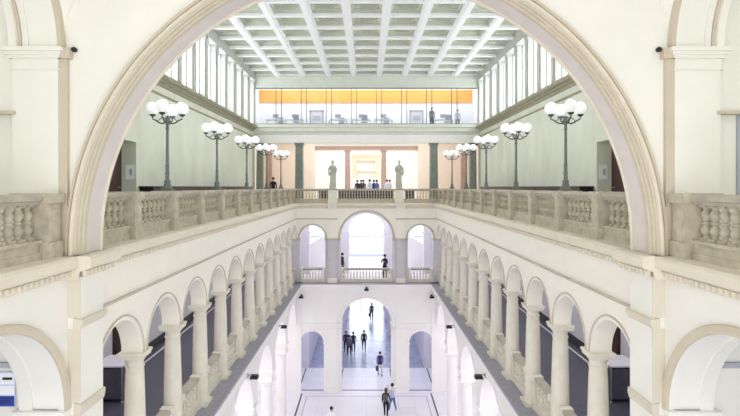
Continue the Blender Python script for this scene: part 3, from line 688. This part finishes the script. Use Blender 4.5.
# ---- wall spotlights
sp = thing('wall_spotlight', '', 'wall lamp', (0, 0, 0), 0, 'black wall spotlights')
b_ = MB(); b_.box(-.02, .02, -.06, .06, -.08, .08); b_.obj('wall_plate', M['black'], sp)
b_ = MB(); b_.tube([(.0, 0, 0), (.14, 0, .04), (.24, 0, .0)], .014, 8); b_.obj('arm', M['black'], sp)
b_ = MB(); b_.box(.12, .42, -.14, .14, -.10, -.02); b_.box(.15, .39, -.11, .11, -.02, .02); b_.obj('lamp_head', M['black'], sp)
spots = [(s, y, (s*(W-.02), y, E-7.32), 0 if s < 0 else PI) for s in (-1, 1) for y in (19.6, 26.6)]+[(s, 33, (s*4.27, YF-.02-.1, E-7.15), -PI/2) for s in (-1, 1)]+[(0, 34, (0.0, YF-.42, E-6.6), -PI/2)]
for i, (s, y, loc, rz) in enumerate(spots):
    o = sp if i == 0 else copy_tree(sp); o.location = loc; o.rotation_euler = (0, 0, rz)
    o['label'] = ('black spotlight over the middle of the far ground-floor arch' if s == 0 else
        'black spotlight high in the %s corner of the far wall' % SIDE[s] if y == 33 else 'black spotlight on the white %s ground-floor arcade, %s the far wall' % (SIDE[s], 'nearer to' if y > 25 else 'farther from'))
# ---- little security cameras by the great arch
for s in (-1, 1):
    t = thing('security_camera', 'small black security camera beside the %s upper capital' % SIDE[s], 'camera', (s*4.53, 7.86, E+2.13))
    b_ = MB(); b_.lathe([(.035, 0), (.035, .02)], 14); o = b_.obj('mount', M['black'], t); o.rotation_euler = (PI/2, 0, 0)
    b_ = MB(); b_.sphere((0, -.045, 0), .04, 14, 10); b_.obj('lens_dome', M['black'], t)

# ---- statues
def statue(label, x, mirror):
    t = thing('statue', label, 'statue', (x, YF+.15, B0+.96))
    b_ = MB(); b_.box(-.2, .2, -.18, .18, 0, .06); b_.lathe([(.22, .06), (.2, .12)], 16); b_.obj('base', M['statue'], t)
    rings = [(.10, .19, .16), (.25, .2, .17), (.5, .185, .155), (.8, .18, .15), (.95, .19, .15), (1.1, .175, .13), (1.25, .19, .13), (1.4, .215, .135), (1.48, .2, .12), (1.54, .12, .09), (1.58, .06, .06), (1.62, .055, .058)]
    n_ = 40; vs = []; fs = []
    for i, (z, rx, ry) in enumerate(rings):
        am = .16*max(0, 1-z/1.35)+.03
        for k in range(n_):
            a_ = 2*PI*k/n_; q = 1+am*math.sin(a_*9+z*2.2*mirror)*.7+am*.4*math.sin(a_*5-z*3)
            if z > 1.5: q = 1
            vs.append((rx*q*math.cos(a_)+.03*mirror*math.sin(z*2), ry*q*math.sin(a_), z))
    for i in range(len(rings)-1):
        for k in range(n_): fs.append((i*n_+k, i*n_+(k+1) % n_, (i+1)*n_+(k+1) % n_, (i+1)*n_+k))
    fs += [tuple(range(n_)), tuple(range((len(rings)-1)*n_, len(rings)*n_))]
    f_ = MB(); f_.add(vs, fs)
    f_.sphere((0, -.01, 1.73), .1, 18, 14, sc_=(.82, .95, 1.2)); f_.tube([(0, -.1, 1.74), (0, -.125, 1.71)], [.012, .02], 8)
    f_.sphere((0, .02, 1.78), .1, 16, 10, sc_=(.95, 1, .95))
    m_ = mirror
    f_.tube([(m_*.2, 0, 1.42), (m_*.25, .0, 1.25), (m_*.24, -.05, 1.12), (m_*.1, -.17, 1.2), (m_*.03, -.18, 1.25)], [.06, .055, .048, .038, .03], 10)
    f_.tube([(-m_*.2, 0, 1.42), (-m_*.26, .02, 1.2), (-m_*.25, -.02, .98), (-m_*.23, -.06, .84)], [.06, .055, .042, .032], 10)
    f_.tube([(m_*.19, -.05, 1.46), (m_*.02, -.15, 1.3), (-m_*.14, -.14, 1.05), (-m_*.2, -.05, .9)], [.05, .05, .055, .05], 10)
    f_.obj('draped_figure', M['statue'], t)
statue('grey robed statue standing left on the far balustrade', -2.25, 1)
statue('grey robed statue standing right on the far balustrade', 2.17, -1)

# ---- people
def person(label, loc, rz, top, legs, shoes=(40, 38, 40), hair=(40, 28, 24), skin=(214, 168, 144), stride=.0, arm=(0, 0), bag=None, sit=False, H=1.72, long_hair=False, sleeves=True, group=None, lean=0, coat=0):
    t = thing('person', label, 'person', loc, rz, group)
    k = H/1.72
    J = {}
    hz = .92 if not sit else .5
    J['pelvis'] = (0, 0, hz); J['waist'] = (0, -.01-lean*.3, hz+.16); J['chest'] = (0, -lean*.7, hz+.36); J['neckb'] = (0, -lean, hz+.52); J['neck'] = (0, -.01-lean*1.1, hz+.59); J['head'] = (0, -.03-lean*1.2, hz+.68); J['crown'] = (0, -.02-lean*1.2, hz+.765)
    R = {'pelvis': (.15, .115), 'waist': (.13, .095), 'chest': (.148, .105), 'neckb': (.085, .075), 'neck': (.052, .052), 'head': (.078, .092), 'crown': (.06, .07)}
    ed = [('pelvis', 'waist'), ('waist', 'chest'), ('chest', 'neckb'), ('neckb', 'neck'), ('neck', 'head'), ('head', 'crown')]
    for i, sx in enumerate((-1, 1)):
        sw = stride*sx
        h_, kn, an, toe = 'hip%d' % i, 'knee%d' % i, 'ankle%d' % i, 'toe%d' % i
        J[h_] = (sx*.1, 0, hz-.06)
        if sit: J[kn] = (sx*.12, -.44, hz); J[an] = (sx*.13, -.42, .08); J[toe] = (sx*.14, -.58, .035)
        else:
            J[kn] = (sx*.105, -sw*.5-.02, .49); J[an] = (sx*.1, -sw*1.0+.02, .09+(.05 if sw < 0 else 0)); J[toe] = (sx*.11, -sw-.14, .035)
        R[h_] = (.095, .1); R[kn] = (.062, .064); R[an] = (.042, .045); R[toe] = (.042, .03)
        ed += [('pelvis', h_), (h_, kn), (kn, an), (an, toe)]
        s_, el, wr, hd = 'sh%d' % i, 'elbow%d' % i, 'wrist%d' % i, 'hand%d' % i
        J[s_] = (sx*.168, -lean*.9, hz+.465); aw = arm[i]
        if aw > .9:      # forearm raised in front
            J[el] = (sx*.25, -.06-lean, hz+.2); J[wr] = (sx*.13, -.27-lean, hz+.33); J[hd] = (sx*.09, -.33-lean, hz+.37)
        else:
            sw2 = -stride*sx*.5+aw*.3
            J[el] = (sx*.215, -sw2*.4, hz+.19); J[wr] = (sx*.225, -sw2-.06, hz-.04); J[hd] = (sx*.225, -sw2-.09, hz-.1)
        R[s_] = (.058, .058); R[el] = (.046, .046); R[wr] = (.03, .03); R[hd] = (.036, .022)
        ed += [('chest', s_), (s_, el), (el, wr), (wr, hd)]
    names = list(J); idx = {n_: i for i, n_ in enumerate(names)}
    me = bpy.data.meshes.new('body_cage'); me.from_pydata([Vector(J[n_])*k for n_ in names], [(idx[a_], idx[b2_]) for a_, b2_ in ed], [])
    o = bpy.data.objects.new('body', me); C.objects.link(o)
    sk = o.modifiers.new('skin', 'SKIN'); sk.use_smooth_shade = True
    for i, n_ in enumerate(names):
        me.skin_vertices[0].data[i].radius = (R[n_][0]*k, R[n_][1]*k); me.skin_vertices[0].data[i].use_root = (n_ == 'pelvis')
    su = o.modifiers.new('sub', 'SUBSURF'); su.levels = 2; su.render_levels = 2
    dg = bpy.context.evaluated_depsgraph_get(); dg.update()
    m2 = bpy.data.meshes.new_from_object(o.evaluated_get(dg)); m2.name = 'body'
    o.modifiers.clear(); o.data = m2; bpy.data.meshes.remove(me)
    # fingers, nose, ears, eyes joined into the body surface
    ex = MB()
    for i, sx in enumerate((-1, 1)):
        hd = Vector(J['hand%d' % i])*k; wr = Vector(J['wrist%d' % i])*k; d = (hd-wr).normalized(); side = Vector((0, 1, 0)) if abs(d.z) > .7 else Vector((0, 0, 1))
        side = (side-d*side.dot(d)).normalized(); cur = d.cross(side)*(-sx)
        for q, ln in zip((-.024, -.008, .008, .024), (.062, .075, .07, .055)):
            p0 = hd+side*q; ex.tube([p0, p0+d*ln*.55, p0+d*ln*.9+cur*.012, p0+d*ln+cur*.03], [.0095, .009, .008, .006], 6)
        ex.tube([wr+d*.02-side*.02, wr+d*.05-side*.045, wr+d*.085-side*.05], [.011, .01, .007], 6)
    hc = Vector(J['head'])*k
    ex.tube([hc+Vector((0, -.085, .03))*k, hc+Vector((0, -.108, .0))*k], [.008, .014], 6)
    for sx in (-1, 1): ex.sphere(hc+Vector((sx*.078, .0, .01))*k, .022, 8, 6, sc_=(.4, .8, 1.2))
    ex.tube([hc+Vector((-.02, -.09, -.035))*k, hc+Vector((.02, -.09, -.035))*k], .006, 5, mi=5)
    for sx in (-1, 1): ex.sphere(hc+Vector((sx*.03, -.082, .03))*k, .009, 8, 6, mi=4)
    m2.materials.clear()
    for c in (cloth(skin), cloth(top), cloth(legs), cloth(shoes), M['black'], cloth((170, 90, 84))): m2.materials.append(c)
    bm = bmesh.new(); bm.from_mesh(m2)
    segs = [(Vector(J[a_])*k, Vector(J[b2_])*k, a_, b2_) for a_, b2_ in ed]
    def zone(p):
        best = (9, None, 0)
        for a_, b2_, na, nb in segs:
            ab = b2_-a_; u = max(0, min(1, (p-a_).dot(ab)/ab.length_squared)); dd = (a_+ab*u-p).length
            if dd < best[0]: best = (dd, (na, nb), u)
        na, nb = best[1]; u = best[2]
        if nb in ('neck', 'head', 'crown'): return 0 if not (nb == 'neck' and u < .3) else 1
        if nb.startswith('hand') or (nb.startswith('wrist') and (u > .9 or not sleeves)): return 0
        if nb.startswith('toe') or (nb.startswith('ankle') and u > .93): return 3
        if nb.startswith(('hip', 'knee', 'ankle')): return 2 if p.z < (hz-.03-coat)*k else 1
        if nb == 'waist': return 2 if p.z < (hz+.02-coat)*k else 1
        return 1
    for f_ in bm.faces: f_.material_index = zone(f_.calc_center_median()); f_.smooth = True
    nv = [bm.verts.new(v_) for v_ in ex.v]
    for f_, q in zip(ex.f, ex.mi):
        try: nf = bm.faces.new([nv[i] for i in f_]); nf.material_index = q; nf.smooth = True
        except ValueError: pass
    bm.to_mesh(m2); bm.free()
    o.parent = t
    hb = MB(); hb.sphere(hc+Vector((0, .018, .035))*k, .104*k, 16, 12, sc_=(.9, 1.0, 1.0))
    if long_hair: hb.sphere(hc+Vector((0, .05, -.07))*k, .1*k, 14, 10, sc_=(.95, .6, 1.35))
    hb.obj('hair', cloth(hair), t)
    if bag == 'backpack':
        q = MB(); q.sphere(Vector((0, .19, hz+.3))*k, .2, 14, 10, sc_=(.8, .55, 1.15)); q.obj('backpack', cloth((88, 90, 96)), t)
    elif bag == 'handbag':
        h_ = Vector(J['hand0'])*k; q = MB(); q.box(h_.x-.09, h_.x+.04, h_.y-.17, h_.y+.17, h_.z-.38, h_.z-.12)
        q.tube([(h_.x-.02, h_.y-.12, h_.z-.13), (h_.x-.01, h_.y-.04, h_.z-.02), (h_.x-.01, h_.y+.04, h_.z-.02), (h_.x-.02, h_.y+.12, h_.z-.13)], .01, 6)
        q.obj('handbag', cloth((60, 62, 78)), t, bevel=.02)
    elif bag == 'papers':
        q = MB(); h_ = Vector(J['hand1'])*k; q.box(h_.x-.22, h_.x+.02, h_.y-.03, h_.y-.015, h_.z-.05, h_.z+.22); q.obj('papers', M['paper'], t)
    return t
def gpos(px, py):     # spot on the hall floor seen at a pixel
    y = 505*E/(py-187); return ((px-366.5)/505*y, y, 0)
person('person in dark purple jacket and pale trousers walking from the far arch with bag', gpos(380, 375.5), .15, (50, 46, 110), (214, 206, 214), stride=.16, bag='handbag', coat=.08, hair=(36, 26, 34))
person('person in a black jacket and black trousers with a grey backpack walking into the hall', gpos(386, 417.5), PI-.25, (40, 42, 54), (26, 26, 34), hair=(104, 66, 48), stride=.14, bag='backpack', long_hair=True)
person('person in a pale top and blue jeans holding papers, beside the person in black', gpos(392.5, 412), PI+.9, (196, 198, 216), (84, 116, 178), shoes=(220, 222, 230), hair=(34, 20, 24), stride=.2, arm=(0, 1), bag='papers', sleeves=False)
person('dark-haired person in a white shirt at the bottom edge of the hall', gpos(331.5, 438.5), 0, (240, 240, 246), (80, 84, 110), hair=(18, 16, 20), stride=.1)
person('person in a dark coat at the left side of the far corridor', gpos(346, 352), .1, (40, 38, 64), (36, 34, 56), stride=.08, coat=.1)
person('person in dark clothes behind two others on the left of the corridor', gpos(353.3, 353), PI, (44, 44, 72), (38, 38, 60), stride=.15)
person('person in grey-blue with a backpack between two dark figures in the corridor', gpos(349.3, 356.5), PI+.1, (84, 82, 112), (40, 40, 62), stride=.18, bag='backpack')
person('person in a black jacket walking alone in the middle of the corridor', gpos(364, 351), 0, (34, 34, 46), (64, 70, 100), stride=.15)
person('most distant person in the corridor, with a bag, near the bright doors', gpos(371.5, 320), .1, (36, 36, 66), (40, 42, 76), stride=.12, bag='handbag')
person('person in dark clothes leaning in the left of the middle first-floor arch', (-1.70, 35.2, GB), 1.2, (46, 42, 62), (40, 38, 56), hair=(26, 20, 26))
person('person in a dark jacket at the right of the middle first-floor arch', (1.25, 34.4, GB), -.6, (44, 48, 76), (60, 60, 90), hair=(34, 30, 40), arm=(1, 1))
person('person in black standing behind the left row of lamps on the upper floor', (-6.35, 34.4, B0), .4, (30, 28, 36), (40, 36, 44), hair=(26, 22, 26))
for px, y, tp, lb, sx_ in ((357.3, 41.2, (44, 46, 54), 'person in dark grey at the left of the lobby group', 0), (363.3, 40.2, (70, 74, 78), 'taller dark-haired person in the left lobby group', 0), (361.2, 41.8, (36, 38, 44), 'person in black in the middle of the left lobby group', 0),
                      (369.8, 39.2, (200, 204, 226), 'person in a pale shirt left of the blue-jacket person in the lobby', 0), (374.0, 41.6, (36, 44, 92), 'person in dark blue in the right lobby group', 0), (376.8, 40.0, (92, 100, 166), 'person in a bright blue jacket in the right lobby group', 0),
                      (387.2, 40.8, (220, 222, 236), 'person in a white shirt right of the lobby groups', 0), (389.8, 40.0, (206, 208, 226), 'rightmost person standing in the lobby', 0)):
    person(lb, ((px-366.5)/505*y, y, B0), random.uniform(-.8, .8), tp, (50, 52, 70), hair=(30, 26, 34), H=1.62+random.random()*.06, group='people in the upper lobby')

# ---- glazed office gallery: wood panel, desks, chairs, people
b_ = MB(); b_.box(-8.45, 8.35, -.06, 0, 0, 1.02)
o = b_.obj('wood_panel', M['wood'], None, (0, 39.98, E+6.66)); tag(o, 'long orange wood panel on the back wall of the glazed gallery', 'wall panel')
for i, x in enumerate((-3.95, 3.95)):
    t = thing('door_portal', 'grey framed doorway at the %s of the glazed gallery' % SIDE[-1 if i == 0 else 1], 'doorway', (x, 39.97, E+4.45))
    b_ = MB(); b_.box(-.55, -.45, -.06, 0, 0, 1.6); b_.box(.45, .55, -.06, 0, 0, 1.6); b_.box(-.55, .55, -.06, 0, 1.5, 1.65); b_.obj('frame', M['greypanel'], t)
    b_ = MB(); b_.box(-.42, .42, -.03, 0, 0, 1.5); b_.obj('leaf', M['lavwall'], t)
    b_ = MB(); b_.box(-.3, .3, -.04, -.03, .8, 1.2); b_.obj('window', M['greypanel'], t)
dk = thing('desk', '', 'desk', (0, 0, 0), 0, 'desks in the glazed gallery')
b_ = MB(); b_.box(-.7, .7, -.35, .35, .70, .74); b_.obj('desktop', M['paper'], dk)
for x in (-.66, .66):
    for y in (-.31, .31): b_ = MB(); b_.box(x-.02, x+.02, y-.02, y+.02, 0, .7); b_.obj('leg', M['chrome'], dk)
ch = thing('office_chair', '', 'chair', (0, 0, 0), 0, 'chairs in the glazed gallery')
b_ = MB(); b_.box(-.23, .23, -.22, .22, .44, .5); b_.obj('seat', M['ledge'], ch, bevel=.02)
b_ = MB(); b_.box(-.22, .22, .2, .25, .55, 1.0); b_.obj('backrest', M['ledge'], ch, bevel=.02)
b_ = MB(); b_.lathe([(.03, .06), (.03, .44)], 10)
for q in range(5): a_ = 2*PI*q/5; b_.tube([(0, 0, .08), (.26*math.cos(a_), .26*math.sin(a_), .04)], .018, 6)
b_.obj('pedestal_base', M['chrome'], ch)
mo = thing('monitor', '', 'monitor', (0, 0, 0), 0, 'monitors in the glazed gallery')
b_ = MB(); b_.box(-.22, .22, -.02, .02, .14, .42); b_.obj('screen', M['ledge'], mo); b_ = MB(); b_.box(-.1, .1, -.08, .08, 0, .015); b_.box(-.02, .02, .0, .03, .01, .2); b_.obj('stand', M['chrome'], mo)
wh = ['left end', 'second place from the left', 'left of the middle', 'middle', 'right of the middle', 'right end']
for i, x in enumerate((-7.0, -5.55, -2.2, -.4, 1.3, 5.9)):
    for pr, dy, dz, nm, rr in ((dk, 38.9, 0, 'white desk', 0), (ch, 38.3 if i % 2 else 39.5, 0, 'grey office chair', PI if i % 2 else 0), (mo, 38.95, .741, 'grey monitor on a desk', 0)):
        o = pr if i == 0 else copy_tree(pr)
        o.location = (x+(.25 if pr is ch else 0), dy, E+4.451+dz); o.rotation_euler = (0, 0, rr)
        o['label'] = '%s at the %s of the glazed gallery' % (nm, wh[i])
person('seated person in grey inside the glazed gallery, right part', (4.95, 38.3, E+4.45), .2, (112, 108, 120), (70, 70, 90), H=1.6, group='people in the glazed gallery')
person('person in pale lilac inside the glazed gallery, near the right end', (7.1, 39.4, E+4.45), -.2, (190, 188, 206), (110, 110, 130), H=1.6, group='people in the glazed gallery')

# ---- stair flights seen through the side arches of the first floor
for s in (-1, 1):
    t = thing('staircase', 'pale blue-white stair flight behind the %s first-floor far arch' % SIDE[s], 'staircase', (s*3.1, 39.0, GB))
    b_ = MB()
    for q in range(14): b_.box(s*.0+s*q*.28 if s > 0 else -q*.28-.28, (q+1)*.28 if s > 0 else -q*.28, 0, 1.6, 0, 2.6-q*.17)
    b_.obj('steps', M['white'], t)
    b_ = MB(); b_.tube([(0, 0, 3.5), (s*3.9, 0, 1.15)], .03, 8)
    b_.obj('handrail', M['ledge'], t)
    b_ = MB()
    for q in range(14): b_.tube([(s*(q*.28+.14), 0, 2.55-q*.17), (s*(q*.28+.14), 0, 3.42-q*.17)], .012, 6)
    b_.obj('spindles', M['ledge'], t)
